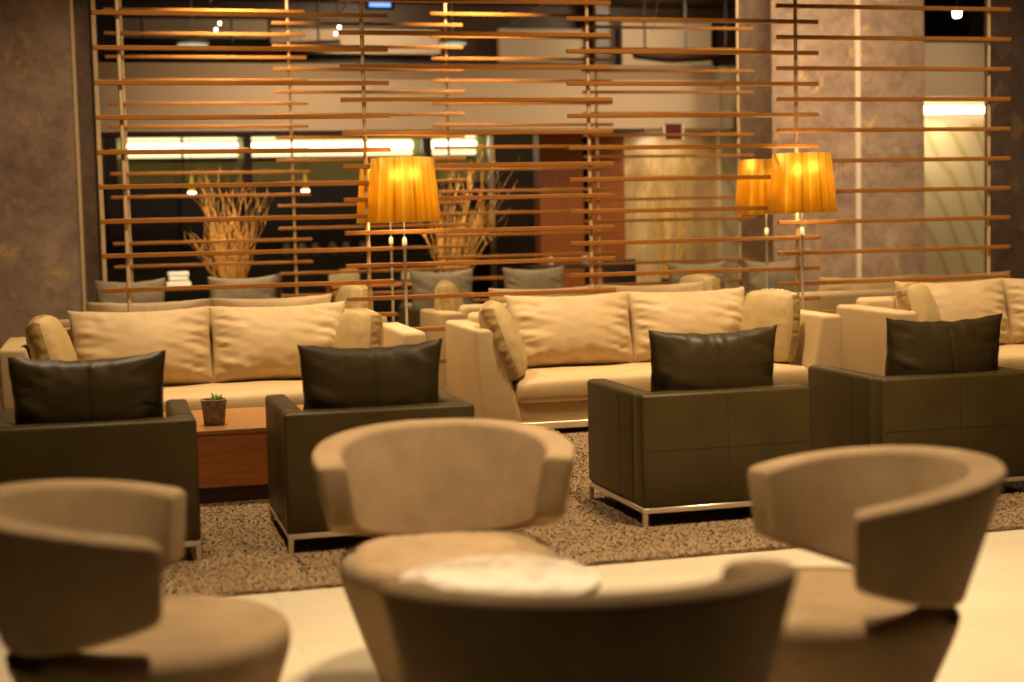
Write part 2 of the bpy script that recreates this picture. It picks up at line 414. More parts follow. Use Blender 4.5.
# ------------------------------------------------------------------ sofas
def make_sofa():
    t = thing('sofa', '', 'sofa', group='tan two cushion sofas')
    W = 1.42
    MB().box(-W + .04, W - .04, .03, 1.03, .095, .24, .015).build('base', M['sofa'], t)
    MB().box(-W + .17, W - .17, .84, 1.05, .10, .84, .045, 4).build('back', M['sofa'], t)
    for s in (-1, 1):
        a = MB().box(-.10, .10, 0, 1.05, .10, .785, .032, 5)
        vs = []
        for x, y, z in a.v:
            h = min(1, max(0, (z - .12) / .64))
            inner = (x + .10) / .20                       # 0 outer face, 1 inner face
            wd = .325 - .145 * h                          # the arm narrows toward its top
            yy = y + (.03 * h if y < .5 else 0)
            vs.append((s * (W - wd * inner), yy, z - .012 * (1 - y)))
        a.v = vs
        if s > 0: a.f = [f[::-1] for f in a.f]
        a.f = [f[::-1] for f in a.f] if False else a.f
        a.build('arm', M['sofa'], t)
    # bench seat cushion with a crowned top
    c = MB().box(-W + .275, W - .275, .01, .83, .225, .378, .05, 5)
    bm = bmesh.new(); me = bpy.data.meshes.new('tmp'); me.from_pydata(c.v, [], c.f); bm.from_mesh(me)
    bmesh.ops.subdivide_edges(bm, edges=[e for e in bm.edges if e.calc_length() > .2], cuts=24, use_grid_fill=True)
    for v in bm.verts:
        if v.co.z > .34:
            ex = 1 - (abs(v.co.x) / (W - .26)) ** 4; ey = 1 - (abs(v.co.y - .42) / .43) ** 4
            v.co.z += .045 * max(0, ex) ** .6 * max(0, ey) ** .5 + .012 * nz(v.co.x * 3, v.co.y * 4, 2.)
        elif v.co.y < .1:
            v.co.y += .012 * nz(v.co.x * 5, v.co.z * 3, 6.)
    bm.verts.index_update()
    MB().add([v.co[:] for v in bm.verts], [[v.index for v in f.verts] for f in bm.faces]).build('seat_cushion', M['sofa'], t); bm.free()
    bpy.data.meshes.remove(me)
    for k, s in enumerate((-1, 1)):
        p = pillow(1.0, .57, .38, 11 + k * 5, .09, .04, .0, .027, .48, 80, 52, .30).build('back_cushion', M['sofa'], t)
        p.location = (s * .485 - .01, .72, .412); tilt(p, -.20, 0, 0)
    MB().box(-W + .03, W - .03, .01, .05, .042, .093, .006, 1).box(-W + .03, W - .03, .97, 1.01, .055, .093, .006, 1).build('base_rail', M['rail'], t)
    for x in (-W + .06, W - .06):
        for y in (.05, .98):
            MB().box(x - .02, x + .02, y - .02, y + .02, 0, .06, .004, 1).build('leg', M['rail'], t)
    return t
SY = 10.20
sofa = make_sofa(); sofa.location = (.68, SY, .012)
sofa['label'] = 'tan two cushion sofa behind the wood table with the succulent'
dup(sofa, (3.87, SY, .012), 'tan two cushion sofa between the two gold lamps')
dup(sofa, (7.165, SY, .012), 'tan sofa at the right edge of the photo, behind the last dark armchair')
BY = 13.25
dup(sofa, (.76, BY, .012), 'tan sofa turned away, just behind the screen at left', PI)
dup(sofa, (4.07, BY, .012), 'tan sofa turned away, just behind the screen in the middle', PI)
dup(sofa, (7.16, BY, .012), 'tan sofa turned away, just behind the screen at right', PI)

# loose throw pillows leaning on the arms
def throw(label, loc, rz, w=.50, h=.53, t=.17, seed=3, rx=-.28, edge=.09, grp='tan throw pillows'):
    r = thing('throw_pillow', label, 'pillow', loc, 0, grp); r.rotation_euler = (rx, 0, rz)
    nx, ny = 30, 28
    def outline(a, b):
        # rounded square outline
        x = a * math.sqrt(1 - .20 * b * b); z = b * math.sqrt(1 - .20 * a * a)
        return x * w / 2 * 1.06, h / 2 + z * h / 2 * 1.06
    for side in (-1, 1):
        vs = []; fs = []
        for j in range(ny + 1):
            for i in range(nx + 1):
                a = -1 + 2 * i / nx; b = -1 + 2 * j / ny
                x, z = outline(a, b)
                e = max(0., (1 - a * a) * (1 - b * b))
                y = edge / 2 + t / 2 * e ** .55 + .012 * nz(a * 2 + seed, b * 2, side * 3.) * e + .010 * (1 - e) * nz(a * 6 + seed, b * 6, side * 2.) * min(1, e * 5)
                vs.append((x, side * y, z))
        for j in range(ny):
            for i in range(nx):
                q = (j * (nx + 1) + i, j * (nx + 1) + i + 1, (j + 1) * (nx + 1) + i + 1, (j + 1) * (nx + 1) + i)
                fs.append(q if side < 0 else q[::-1])
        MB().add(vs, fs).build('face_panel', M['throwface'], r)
    loop = []
    m = 40
    for k in range(m): loop.append((-1 + 2 * k / m, -1))
    for k in range(m): loop.append((1, -1 + 2 * k / m))
    for k in range(m): loop.append((1 - 2 * k / m, 1))
    for k in range(m): loop.append((-1, 1 - 2 * k / m))
    vs = []; fs = []; n = len(loop); rows = 7
    for q in range(rows):
        u = -1 + 2 * q / (rows - 1)
        for k, (a, b) in enumerate(loop):
            x, z = outline(a, b)
            o = (.016 + .016 * nz(k * .55 + seed * 5, u * .7, seed)) * (1 - u * u)
            d = Vector((x, z - h / 2)).normalized()
            vs.append((x + d.x * o, u * edge / 2, z + d.y * o))
    for q in range(rows - 1):
        for k in range(n): fs.append((q * n + k, q * n + (k + 1) % n, (q + 1) * n + (k + 1) % n, (q + 1) * n + k))
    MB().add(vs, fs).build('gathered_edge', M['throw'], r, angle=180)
    return r
throw('tan throw pillow standing against the left arm of the leftmost sofa', (-.33, 10.50, .430), 1.35, seed=1, w=.46, h=.54)
throw('tan throw pillow against the right arm of the sofa behind the succulent', (1.635, 10.56, .430), -1.22, seed=2, w=.44, h=.49, rx=-.16)
throw('tan throw pillow against the left arm of the middle sofa', (2.80, 10.44, .430), 1.22, seed=4, w=.50, h=.54, rx=-.36)
throw('tan throw pillow against the right arm of the middle sofa', (4.83, 10.58, .430), -1.08, seed=5, w=.46, h=.52, rx=-.14)
throw('tan throw pillow leaning in the left corner of the rightmost sofa', (6.20, 10.54, .430), .75, seed=6, w=.54, h=.54)
throw('rounded throw pillow end showing beside the back of the left rear sofa', (1.93, 12.86, .46), 1.9, seed=7, w=.46, h=.56, rx=.2)
throw('rounded throw pillow seen over the left end of the middle rear sofa', (2.93, 12.90, .46), -1.9, seed=8, w=.46, h=.56, rx=.2)
throw('yellowish throw pillow at the right end of the middle rear sofa', (5.10, 12.80, .46), 1.9, seed=9, w=.46, h=.55, rx=.2)

# ------------------------------------------------------------------ dark armchairs (local front = +Y)
def make_armchair():
    t = thing('armchair', '', 'armchair', group='dark leather armchairs')
    W, D, H = .452, .44, .655
    b = MB().box(-W, W, -D, -D + .14, .095, H, .018, 3).build('back_panel', M['dark'], t)
    sm = MB()
    sm.box(-.0015, .0015, -D - .0008, -D + .01, .10, H - .015); sm.box(-W + .015, W - .015, -D - .0008, -D + .01, .374, .377)
    sm.build('seam', M['seam'], b, smooth=False)
    for s in (-1, 1):
        a = MB().box(min(s * W, s * (W - .11)), max(s * W, s * (W - .11)), -D + .141, D, .095, H, .022, 4).build('arm', M['dark'], t)
        MB().box(min(s * (W + .0015), s * (W - .01)), max(s * (W + .0015), s * (W - .01)), -.10, -.095, .10, H - .02).build('seam', M['seam'], a, smooth=False)
    MB().box(-W + .112, W - .112, -D + .142, D - .02, .10, .27, .012).build('seat_base', M['dark'], t)
    MB().box(-W + .114, W - .114, -D + .145, D - .01, .272, .42, .04, 4).build('seat_cushion', M['dark'], t)
    r = .012
    fr = MB()
    for y in (-D + .012, D - .012): fr.box(-W + .002, W - .002, y - r, y + r, .068, .094, .003, 1)
    for x in (-W + .014, W - .014): fr.box(x - r, x + r, -D + .02, D - .02, .068, .094, .003, 1)
    fr.build('base_rail', M['chrome'], t)
    for x in (-W + .014, W - .014):
        for y in (-D + .012, D - .012):
            MB().box(x - .012, x + .012, y - .012, y + .012, 0, .068, .003, 1).build('leg', M['chrome'], t)
    return t
arm = make_armchair(); arm.location = (2.915, 7.295, .012)
arm['label'] = 'dark olive leather armchair seen from behind with its full cube shape and chrome base showing'
dup(arm, (1.185, 7.325, .012), 'dark leather armchair just right of the wood table, seen from behind')
dup(arm, (-.11, 7.34, .012), 'dark leather armchair at the left edge, left of the succulent')
dup(arm, (4.285, 7.42, .012), 'dark leather armchair at the right edge before the rightmost sofa')
RY = 15.95
back_x = ((.18, 'leftmost'), (1.33, ''), (3.50, ''), (4.55, ''), (6.50, ''), (7.45, ''))
back_lab = ['dark armchair facing us beyond the rear sofa beside the left marble pier', 'dark armchair facing us in front of the left willow branches',
            'dark armchair facing us just right of the left gold lamp pole', 'dark armchair facing us beyond the rear sofa, before the veneer wall',
            'dark armchair facing us before the golden stone wall', 'dark armchair facing us before the broad marble pier']
for (x, _), lab in zip(back_x, back_lab): dup(arm, (x, RY, 0), lab, PI, 'dark armchairs beyond the screen')

def leather_pillow(label, loc, seed, m='pillow', w=.70, h=.55, rx=.10, rz=0., grp='dark leather pillows', t=.25):
    o = pillow(w, h, t, seed, .12, .06, .03, .017, .44, 56, 40, .25, seamx=True).build('leather_pillow', M[m])
    o.location = loc; o.rotation_euler = (rx, 0, rz)
    tag(o, label, 'pillow', grp)
    return o
PZ = .425
leather_pillow('dark leather pillow on the armchair at the left edge', (-.125, 7.13, PZ), 21)
leather_pillow('dark leather pillow on the armchair right of the wood table', (1.18, 7.13, PZ), 22)
leather_pillow('dark leather pillow on the cube armchair with the chrome base', (2.92, 7.09, PZ), 23, w=.70)
leather_pillow('dark leather pillow on the armchair before the rightmost sofa', (4.305, 7.22, PZ), 24)
plab = ['grey leather pillow right beside the left marble pier', 'grey leather pillow below the left willow branches', 'grey leather pillow just right of the left gold lamp pole',
        'grey leather pillow in front of the veneer wall', 'grey leather pillow before the golden stone wall', 'dark grey pillow before the broad marble pier, left of the right lamp pole']
for k, ((x, _), lab) in enumerate(zip(back_x, plab)):
    leather_pillow(lab, (x, 16.1, .425), 31 + k, 'greyleather', .72, .63, -.08, 0, 'grey pillows beyond the screen', .2)

# ------------------------------------------------------------------ tub chairs (local front = +Y)
def make_tub():
    t = thing('tub_chair', '', 'tub chair', group='taupe tub chairs around the marble table')
    prof = [(.21, .02), (.226, .06), (.278, .20), (.333, .36), (.344, .40), (.348, .43), (.345, .45), (.335, .467), (.315, .478), (.29, .483), (.26, .486), (.23, .487), (.2, .488), (.1, .489), (.004, .489)]
    d = MB().lathe(prof, 96)
    def dip(x, y, z):
        r = math.hypot(x, y)
        k = min(1., max(0., (-y - .19) / .09)); k = k * k * (3 - 2 * k)          # hollow at the back where the wrap-around back nests
        z -= k * max(0., z - .425)
        return (x, y - .034 * max(0, -y / .348) * min(1, z / .4), z)
    d.v = [dip(*v) for v in d.v]
    d.build('seat', M['suede'], t)
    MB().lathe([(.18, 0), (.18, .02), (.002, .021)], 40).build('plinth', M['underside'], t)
    # wrap-around back: horseshoe path, flared section
    R, yc = .428, -.08
    path = []; n2 = 64; ext = .345
    for i in range(n2 + 1):
        a = PI - ext + (PI + 2 * ext) * i / n2
        e = abs(2 * i / n2 - 1); e = 1 - e ** 2.2               # 0 at the arm tips, 1 at the back
        path.append((R * math.cos(a), yc + R * math.sin(a), a, e))
    def section(th_in, rad):
        pts = []      # rounded rectangle in (p across 0..1 from outside to inside, q height 0..1)
        for cx, cy, a0 in ((1, 1, 0), (0, 1, PI / 2), (0, 0, PI), (1, 0, 3 * PI / 2)):
            for k in range(6): pts.append((cx, cy, a0 + PI / 2 * k / 5))
        return pts
    sec = section(0, 0); ns = len(sec)
    rings = []
    def ring(x, y, a, s, inset):
        zt = .768 + .068 * s; zb = .568 - .112 * s
        fl = .17 + .16 * s; th = .098
        nx_, ny_ = math.cos(a), math.sin(a); r = .020
        out = []
        for cx, cy, an in sec:
            # corner centre inset by r+inset, then rounded
            d = th * cx; hgt = zb + (zt - zb) * cy
            px = d + (-(r + inset) if cx else (r + inset)) + (r * math.cos(an)) 
            pz = hgt + (-(r + inset) if cy else (r + inset)) + (r * math.sin(an))
            # px: 0 outer .. th inner ; flare shifts inwards going down
            off = -(px + fl * (zt - pz))
            out.append((x + nx_ * off, y + ny_ * off, pz))
        return out
    x, y, a, s = path[0]
    for ins, dy in ((.014, .0), (.006, .003), (.001, .009)):
        rings.append(ring(x + dy * math.sin(a) * 1., y - dy * math.cos(a) * -1., a, s, ins))
    for (x, y, a, s) in path[1:-1]: rings.append(ring(x, y, a, s, 0))
    x, y, a, s = path[-1]
    for ins, dy in ((.001, .009), (.006, .003), (.014, 0)):
        rings.append(ring(x + dy * math.sin(a), y - dy * math.cos(a), a, s, ins))
    vs = [p for r_ in rings for p in r_]; fs = []
    for i in range(len(rings) - 1):
        for k in range(ns):
            fs.append((i * ns + k, (i + 1) * ns + k, (i + 1) * ns + (k + 1) % ns, i * ns + (k + 1) % ns))
    fs.append(tuple(range(ns))); fs.append(tuple(reversed([(len(rings) - 1) * ns + k for k in range(ns)])))
    MB().add(vs, fs).build('backrest', M['suede'], t, angle=60)
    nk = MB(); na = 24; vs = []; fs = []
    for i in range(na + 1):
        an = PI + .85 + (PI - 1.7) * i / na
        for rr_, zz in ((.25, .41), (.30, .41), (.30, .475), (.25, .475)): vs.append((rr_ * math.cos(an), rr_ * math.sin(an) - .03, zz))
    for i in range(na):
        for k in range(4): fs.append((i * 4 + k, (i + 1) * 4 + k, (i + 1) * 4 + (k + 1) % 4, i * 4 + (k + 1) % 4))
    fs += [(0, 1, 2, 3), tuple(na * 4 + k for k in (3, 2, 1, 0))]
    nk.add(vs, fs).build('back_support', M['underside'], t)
    return t
tub = make_tub()
tub.location = (1.0, 4.63, 0); tub.rotation_euler = (0, 0, PI - .15)
tub['label'] = 'taupe suede tub chair beyond the marble table, its lit curved back facing us'
dup(tub, (.075, 4.0, 0), 'taupe suede tub chair at the left edge, opening toward the table', -PI / 2 - .12)
dup(tub, (1.838, 3.71, 0), 'taupe suede tub chair on the right, opening left toward the table', PI / 2 - .07)
dup(tub, (.925, 2.97, 0), 'taupe suede tub chair nearest us, its plain back toward the camera', -.12)

t = thing('side_table', 'round white marble table in the middle of the four tub chairs', 'table', (.955, 3.80, 0))
MB().lathe([(.262, .545), (.27, .549), (.272, .56), (.27, .571), (.262, .575), (.002, .5755)], 80).build('table_top', M['table_marble'], t)
MB().lathe([(.025, .02), (.025, .545)], 24).build('column', M['chrome'], t)
MB().lathe([(.19, 0), (.19, .008), (.17, .016), (.03, .022), (.002, .022)], 48).build('base', M['chrome'], t)

# ------------------------------------------------------------------ wood table and succulent
t = thing('coffee_table', 'low walnut block table between the two left dark armchairs', 'table', (.55, 8.85, .012))
MB().box(-.62, .62, -.50, .50, .385, .41, .003, 1).build('table_top', M['walnut_top'], t, smooth=False)
MB().box(-.615, .615, -.495, .495, .09, .385, .002, 1).build('body', M['walnut'], t, smooth=False)
MB().box(-.60, .60, -.48, .48, 0, .09).build('plinth', M['plinth'], t, smooth=False)
t = thing('potted_succulent', 'small green succulent in a woven grey brown pot on the walnut table', 'plant', (.525, 8.60, .422))
MB().lathe([(.054, 0), (.058, .006), (.071, .13), (.073, .142), (.067, .145), (.063, .125), (.002, .122)], 40).build('pot', M['pot'], t)
MB().lathe([(.0625, .118), (.0625, .124), (.002, .128)], 24).build('soil', M['soil'], t)
g = MB(); g2 = MB()
for k in range(16):
    a = k * 2.4; l = .03 + .016 * (k % 3); up = .4 + .05 * k
    p0 = Vector((0.008, 0, .125)); d = Vector((math.cos(a) * math.cos(up), math.sin(a) * math.cos(up), math.sin(up)))
    (g).tube([p0, p0 + d * l * .5, p0 + d * l], [.005, .010, .001], 6)
for k in range(6):
    a = k * 1.1; d = Vector((math.cos(a) * .6, math.sin(a) * .6, .8)); p0 = Vector((-.05, 0, .125))
    g2.tube([p0, p0 + d * .014, p0 + d * .028], [.004, .007, .001], 6)
g.build('leaves', M['leaf'], t); g2.build('leaves', M['leaf_red'], t)['label'] = 'small red tipped rosette'

# ------------------------------------------------------------------ floor lamps
def make_lamp():
    t = thing('floor_lamp', '', 'floor lamp', group='gold shaded floor lamps')
    MB().lathe([(.11, 0), (.11, .012), (.10, .018), (.012, .022)], 40).build('base', M['chrome'], t)
    MB().lathe([(.011, .02), (.011, 1.36)], 16).build('pole', M['chrome'], t)
    MB().lathe([(.004, 1.36), (.018, 1.365), (.019, 1.41), (.012, 1.425), (.004, 1.426)], 16).build('collar', M['white'], t)
    MB().lathe([(.0055, 1.42), (.0055, 1.80)], 12).build('stem', M['chrome'], t)
    sh = MB(); n = 96
    sh.lathe([(.282, 1.545), (.236, 2.025)], n, cap=False)
    o = sh.build('lamp_shade', M['gold'], t)
    sd = o.modifiers.new('wall', 'SOLIDIFY'); sd.thickness = .002; sd.offset = -1
    sp = MB()
    for a in (0, 2 * PI / 3, 4 * PI / 3): sp.tube([(0, 0, 1.985), (  .236 * math.cos(a),   .236 * math.sin(a), 1.985)], .003, 6)
    sp.tube([(0, 0, 1.80), (0, 0, 1.985)], .004, 8)
    sp.build('shade_spider', M['chrome'], t)
    MB().lathe([(.004, 1.66), (.022, 1.67), (.032, 1.70), (.03, 1.73), (.014, 1.77), (.012, 1.80), (.003, 1.81)], 20).build('bulb', M['bulb'], t)
    return t
lamp = make_lamp(); lamp.location = (2.157, 11.25, .012)
lamp['label'] = 'gold shaded floor lamp standing in the gap left of the middle sofa'
lamps = [lamp, dup(lamp, (5.455, 11.25, .012), 'gold shaded floor lamp standing at the right end of the middle sofa'),
         dup(lamp, (2.245, 12.30, .012), 'gold shaded floor lamp behind the screen, mostly hidden by the left lamp'),
         dup(lamp, (5.62, 12.30, .012), 'gold shaded floor lamp behind the screen, half hidden by the right lamp')]

# ------------------------------------------------------------------ shag rug
rug = thing('shag_rug', 'large brown shag rug under the sofas and dark armchairs', 'rug', (2.5, 6.22, 0))
MB().box(-3.72, 6.5, 0.0, 8.0, .0, .012, .004, 1).build('backing', M['rug_base'], rug, smooth=False)
pv = []; pf = []
rr = random.Random(3)
def tuft(x, y, sc):
    k = len(pv)
    h = (.005 + .005 * rr.random()) * sc
    a = rr.random() * 2 * PI; l = .020 * rr.random() + .004
    a2 = a + PI / 2 + rr.uniform(-.4, .4); w = .0045 * sc
    dx, dy = math.cos(a2) * w, math.sin(a2) * w; lx, ly = math.cos(a) * l, math.sin(a) * l
    pv.extend(((x - dx, y - dy, .010), (x + dx, y + dy, .010), (x + lx * .4 + dx, y + ly * .4 + dy, .01 + h * .7), (x + lx * .4 - dx, y + ly * .4 - dy, .01 + h * .7),
               (x + lx, y + ly, .01 + h)))
    pf.append((k, k + 1, k + 2, k + 3)); pf.append((k + 3, k + 2, k + 4))
for _ in range(245000):
    x = rr.uniform(-3.72, 4.2); y = rr.random() ** 1.5 * 4.9
    tuft(x, y + .004, 1. + .2 * y / 4)
o = MB().add(pv, pf).build('pile', M['pile'], rug, smooth=False); o['kind'] = 'stuff'

# ------------------------------------------------------------------ willow branches in tall vases
def branches(label, loc, n, spread, top, m, seed, lean=0., hv=.75):
    t = thing('branch_vase', label, 'branches', loc, group='tall vases of dry branches')
    MB().lathe([(.10, 0), (.12, .02), (.15, .25), (.14, hv - .15), (.13, hv - .03), (.135, hv), (.125, hv), (.12, hv - .04), (.002, hv - .06)], 32).build('vase', M['vase'], t)
    q = random.Random(seed); g = MB()
    for k in range(n):
        a = q.random() * 2 * PI; r1 = spread * math.sqrt(q.random()); h = top * (.62 + .38 * q.random())
        q0 = q.random() ** .5 * .105; p0 = Vector((math.cos(a) * q0, math.sin(a) * q0, hv - .05))
        tipx = math.cos(a) * r1 + lean; tipy = math.sin(a) * r1 * .7
        pts = []; rad = []; f1 = q.uniform(8, 14); ph = q.random() * 6; am = q.uniform(.02, .05)
        for i in range(15):
            s = i / 14
            e = s ** 1.25
            pts.append((p0.x + tipx * e + am * s * math.sin(f1 * s * 1.6 + ph), p0.y + tipy * e + am * s * math.cos(f1 * s * 1.3 + ph), p0.z + (h - p0.z) * s))
            rad.append(.0068 * (1 - .75 * s))
        g.tube(pts, rad, 5)
        # one or two curling side twigs
        for _ in range(2):
            i0 = q.randint(5, 11); b = Vector(pts[i0]); d = Vector((q.uniform(-1, 1), q.uniform(-1, 1), 1.6)).normalized()
            l = q.uniform(.15, .34); ph2 = q.random() * 6
            g.tube([b + d * l * j / 6 + Vector((math.sin(j * 1.4 + ph2), math.cos(j * 1.2 + ph2), 0)) * .016 * (j / 6) for j in range(7)], [.005 * (1 - j / 8) for j in range(7)], 4)
    g.build('branches', m, t)
    return t
branches('dense spray of curly dry branches in front of the bar at left', (1.36, 17.75, 0), 58, .50, 2.32, M['branch'], 5)
branches('tall spray of dry branches just right of the left gold lamp', (3.98, 17.75, 0), 54, .70, 2.58, M['branch'], 9, .22)
branches('gilded upright branches against the golden stone wall', (7.35, 19.2, 0), 26, .42, 2.7, M['branch_gold'], 12, -.05)

# ------------------------------------------------------------------ signs and ceiling fittings
t = thing('exit_sign', 'small dark red sign hanging under the beige bulkhead', 'sign', (7.70, 19.93, 2.67))
MB().box(-.125, .125, -.02, .02, 0, .215, .004, 1).build('panel', M['red_sign'], t, smooth=False)
for x in (-.14, .14): MB().box(x - .014, x + .014, -.022, .022, -.005, .215, .003, 1).build('end_cap', M['white'], t, smooth=False)
MB().tube([(-.08, 0, .215), (-.08, 0, .24)], .006, 6).tube([(.08, 0, .215), (.08, 0, .24)], .006, 6).build('hanger', M['rail'], t)
for x in (-.075, -.022, .03, .08):      # faint illegible marks on the panel
    MB().box(x - .012, x + .012, -.0225, -.0195, .125, .165, .002, 1).build('mark', M['lettering'], t, smooth=False)

def cone_pendant(label, x, y, z):
    t = thing('cone_pendant', label, 'pendant lamp', (x, y, z), group='small cone pendants over the bar')
    MB().lathe([(.062, 0), (.045, .05), (.022, .19), (.012, .26), (.002, .27)], 24).build('shade', M['amber'], t)
    MB().lathe([(.056, -.02), (.06, -.014), (.056, 0), (.002, .001)], 24).build('lens', M['bulbwhite'], t)
    MB().tube([(0, 0, .26), (0, 0, 5.85 - z)], .004, 6).build('cord', M['black'], t)
cone_pendant('small gold cone pendant over the bar at left, among the branch tips', 1.205, 23.0, 2.13)
cone_pendant('small gold cone pendant over the bar, left of the left lamp', 2.90, 23.0, 2.13)

def disc_pendant(label, x, y, z, r):
    t = thing('disc_pendant', label, 'pendant lamp', (x, y, z), group='disc pendants near the ceiling')
    MB().lathe([(r * .9, -.02), (r, 0), (r * .97, .03), (r * .4, .09), (.02, .11)], 40).build('shade', M['plaster_dim'], t)
    MB().lathe([(r * .88, -.035), (r * .9, -.02), (.002, -.019)], 40).build('diffuser', M['disc'], t)
    MB().tube([(0, 0, .1), (0, 0, 5.85 - z)], .006, 6).build('stem', M['rail'], t)
disc_pendant('shallow disc pendant high up at the left', 1.36, 24, 4.45, .26)
disc_pendant('shallow disc pendant high up in the middle', 5.49, 24, 4.50, .24)
def spot_pair(label, x, y, z):
    t = thing('track_spot', label, 'spotlight', (x, y, z), group='twin ceiling spots')
    for k, (dx, dz) in enumerate(((.03, .05), (-.03, -.05))):
        MB().lathe([(.018, -.02), (.022, -.013), (.022, .02), (.008, .026)], 16, (dx, 0)).build('lens', M['bulbwhite'], t).location = (0, 0, dz)
    MB().tube([(0, 0, -.04), (0, 0, 5.85 - z)], .008, 6).build('stem', M['black'], t)
spot_pair('pair of tiny bright ceiling spots at upper left', 1.75, 24, 4.71)
spot_pair('pair of tiny bright ceiling spots left of the second rod', 3.62, 24, 4.67)
t = thing('ceiling_spot', 'single ceiling spotlight above the cream veined wall at right', 'spotlight', (12.96, 21.2, 4.66))
MB().lathe([(.05, -.05), (.06, -.04), (.07, .06), (.03, .09)], 20).build('lens', M['bulbwhite'], t)
MB().tube([(0, 0, .08), (0, 0, 1.19)], .012, 8).build('stem', M['black'], t)
t = thing('monitor', 'small blue glowing ceiling display above the left lamp', 'screen', (4.31, 24.0, 5.06))
MB().box(-.24, .24, -.02, .04, -.06, .10, .02, 2).build('housing', M['black'], t)
MB().box(-.17, .17, -.026, -.021, -.01, .05, .002, 1).build('display', M['screen_blue'], t)
MB().tube([(0, .01, .1), (0, .01, .79)], .012, 8).build('stem', M['black'], t)
# upper gallery panels seen over the bulkhead
for k, (x0, x1, z0, z1) in enumerate(((.35, 3.0, 5.12, 5.46), (3.05, 6.3, 4.85, 5.3), (7.48, 9.2, 4.7, 5.35), (10.0, 11.9, 4.6, 5.5))):
    struct(MB().box(x0, x1, 28.6, 28.8, z0, z1).build('wall_gallery_%d' % (k + 1), M['plaster'], smooth=False))
struct(MB().box(9.3, 9.6, 28.2, 28.5, 3.5, 5.85).build('trim_11', M['black'], smooth=False))
# slender slanting stays and ducts under the gallery ceiling
for k, (xa, za, xb, zb, yy) in enumerate(((1.75, 5.3, 2.0, 5.85, 25.5), (3.0, 5.3, 3.3, 5.85, 25.5), (3.85, 5.1, 4.35, 5.75, 25.5), (6.9, 5.0, 7.7, 5.5, 25.5), (9.5, 4.9, 9.65, 5.8, 25.5))):
    o = MB().tube([(0, 0, 0), (xb - xa, 0, zb - za)], .014, 8).build('ceiling_stay', M['rail']); o.location = (xa, yy, za)
    tag(o, ('thin slanting stay under the gallery ceiling, first from the left', 'thin slanting stay under the gallery ceiling, second from the left', 'thin slanting stay just left of the blue ceiling display',
            'long slanting stay right of the middle disc pendant', 'steep thin stay near the onyx wall, high up')[k], 'stay', 'stays under the gallery ceiling')
for k, (x0, x1, z) in enumerate(((.3, 4.2, 4.78), (9.9, 12.0, 4.72))):
    t = thing('air_duct', ('long dark duct running over the left half of the bulkhead', 'short dark duct high over the golden stone wall')[k], 'duct', ((x0 + x1) / 2, 27.6, z), group='dark ceiling ducts')
    w = (x1 - x0) / 2
    MB().tube([(-w, 0, .06), (-w * .3, 0, -.02), (w * .4, 0, .02), (w, 0, .10)], .11, 14).build('pipe', M['darkwood'], t)
    for x in (-w * .8, 0, w * .8): MB().tube([(x, 0, .0), (x, 0, 5.85 - z)], .02, 6).build('hanger', M['black'], t)

# ------------------------------------------------------------------ bar and dining pieces far behind
t = thing('bar_counter', 'long dark bar counter behind the branches', 'counter', (2.6, 24.6, 0))
MB().box(-3.0, 3.0, -.35, .35, 1.06, 1.11, .006, 1).build('counter_top', M['darkwood'], t, smooth=False)
MB().box(-2.95, 2.95, -.28, .30, 0, 1.06).build('body', M['black'], t, smooth=False)
for k, x in enumerate((1.9, 2.75, 3.0, 3.22, 3.5, 3.72, 4.0)):
    o = MB().lathe([(.05, 0), (.065, .03), (.07, .13), (.045, .18), (.05, .20), (.002, .205)], 16).build('jar', M['glassjar'])
    o.location = (x, 24.5, 1.11)
    tag(o, 'pale ceramic jar in the row on the bar counter', 'jar', 'jars on the bar counter')
t = thing('service_table', 'dark service table holding white linen beside the left branches', 'table', (.82, 19.1, 0))
MB().box(-.45, .45, -.28, .28, .80, .83).build('table_top', M['black'], t, smooth=False)
for x in (-.42, .42):
    for y in (-.25, .25): MB().box(x - .02, x + .02, y - .02, y + .02, 0, .80).build('leg', M['black'], t, smooth=False)
for k, (z, w) in enumerate(((.83, .15), (.945, .12), (1.04, .13))):
    o = MB().box(-w, w, -.12, .12, 0, (.09, .055, .06)[k], .015, 2).build('folded_linen', M['white'])
    o.location = (.79, 19.05, (.832, .924, .981)[k])
    tag(o, ('lowest of the three white linen bundles left of the branches', 'middle of the three white linen bundles left of the branches', 'topmost of the three white linen bundles left of the branches')[k], 'linen', 'white linen stack')
t = thing('console_table', 'dark console table before the veneer wall', 'table', (6.35, 20.2, 0))
MB().box(-.75, .75, -.25, .25, .90, .95).build('table_top', M['darkwood'], t, smooth=False)
for x in (-.7, .7):
    for y in (-.2, .2): MB().box(x - .025, x + .025, y - .025, y + .025, 0, .90).build('leg', M['darkwood'], t, smooth=False)
t = thing('dining_chair', 'dark dining chair standing before the console by the veneer wall', 'chair', (6.62, 19.2, 0))
MB().box(-.23, .23, -.03, .03, .50, 1.03, .02, 2).build('backrest', M['black'], t)
MB().box(-.23, .23, -.0, .44, .43, .49, .02, 2).build('seat', M['black'], t)
for x in (-.2, .2):
    for y in (0.02, .40): MB().box(x - .02, x + .02, y - .02, y + .02, 0, .44).build('leg', M['black'], t, smooth=False)
o = MB().lathe([(.05, 0), (.07, .05), (.04, .12), (.05, .13), (.002, .13)], 16).build('flower_bowl', M['glassjar']); o.location = (6.45, 20.2, .95)
tag(o, 'small pale flower bowl on the dark console', 'bowl')
o = MB().lathe([(.03, 0), (.045, .04), (.02, .14), (.025, .15), (.002, .15)], 16).build('bud_vase', M['glassjar']); o.location = (5.95, 20.2, .95)
tag(o, 'small pale bud vase at the left end of the dark console', 'vase')
t = thing('dining_table', 'wooden dining table far back left of the left lamp', 'table', (3.6, 20.6, 0))
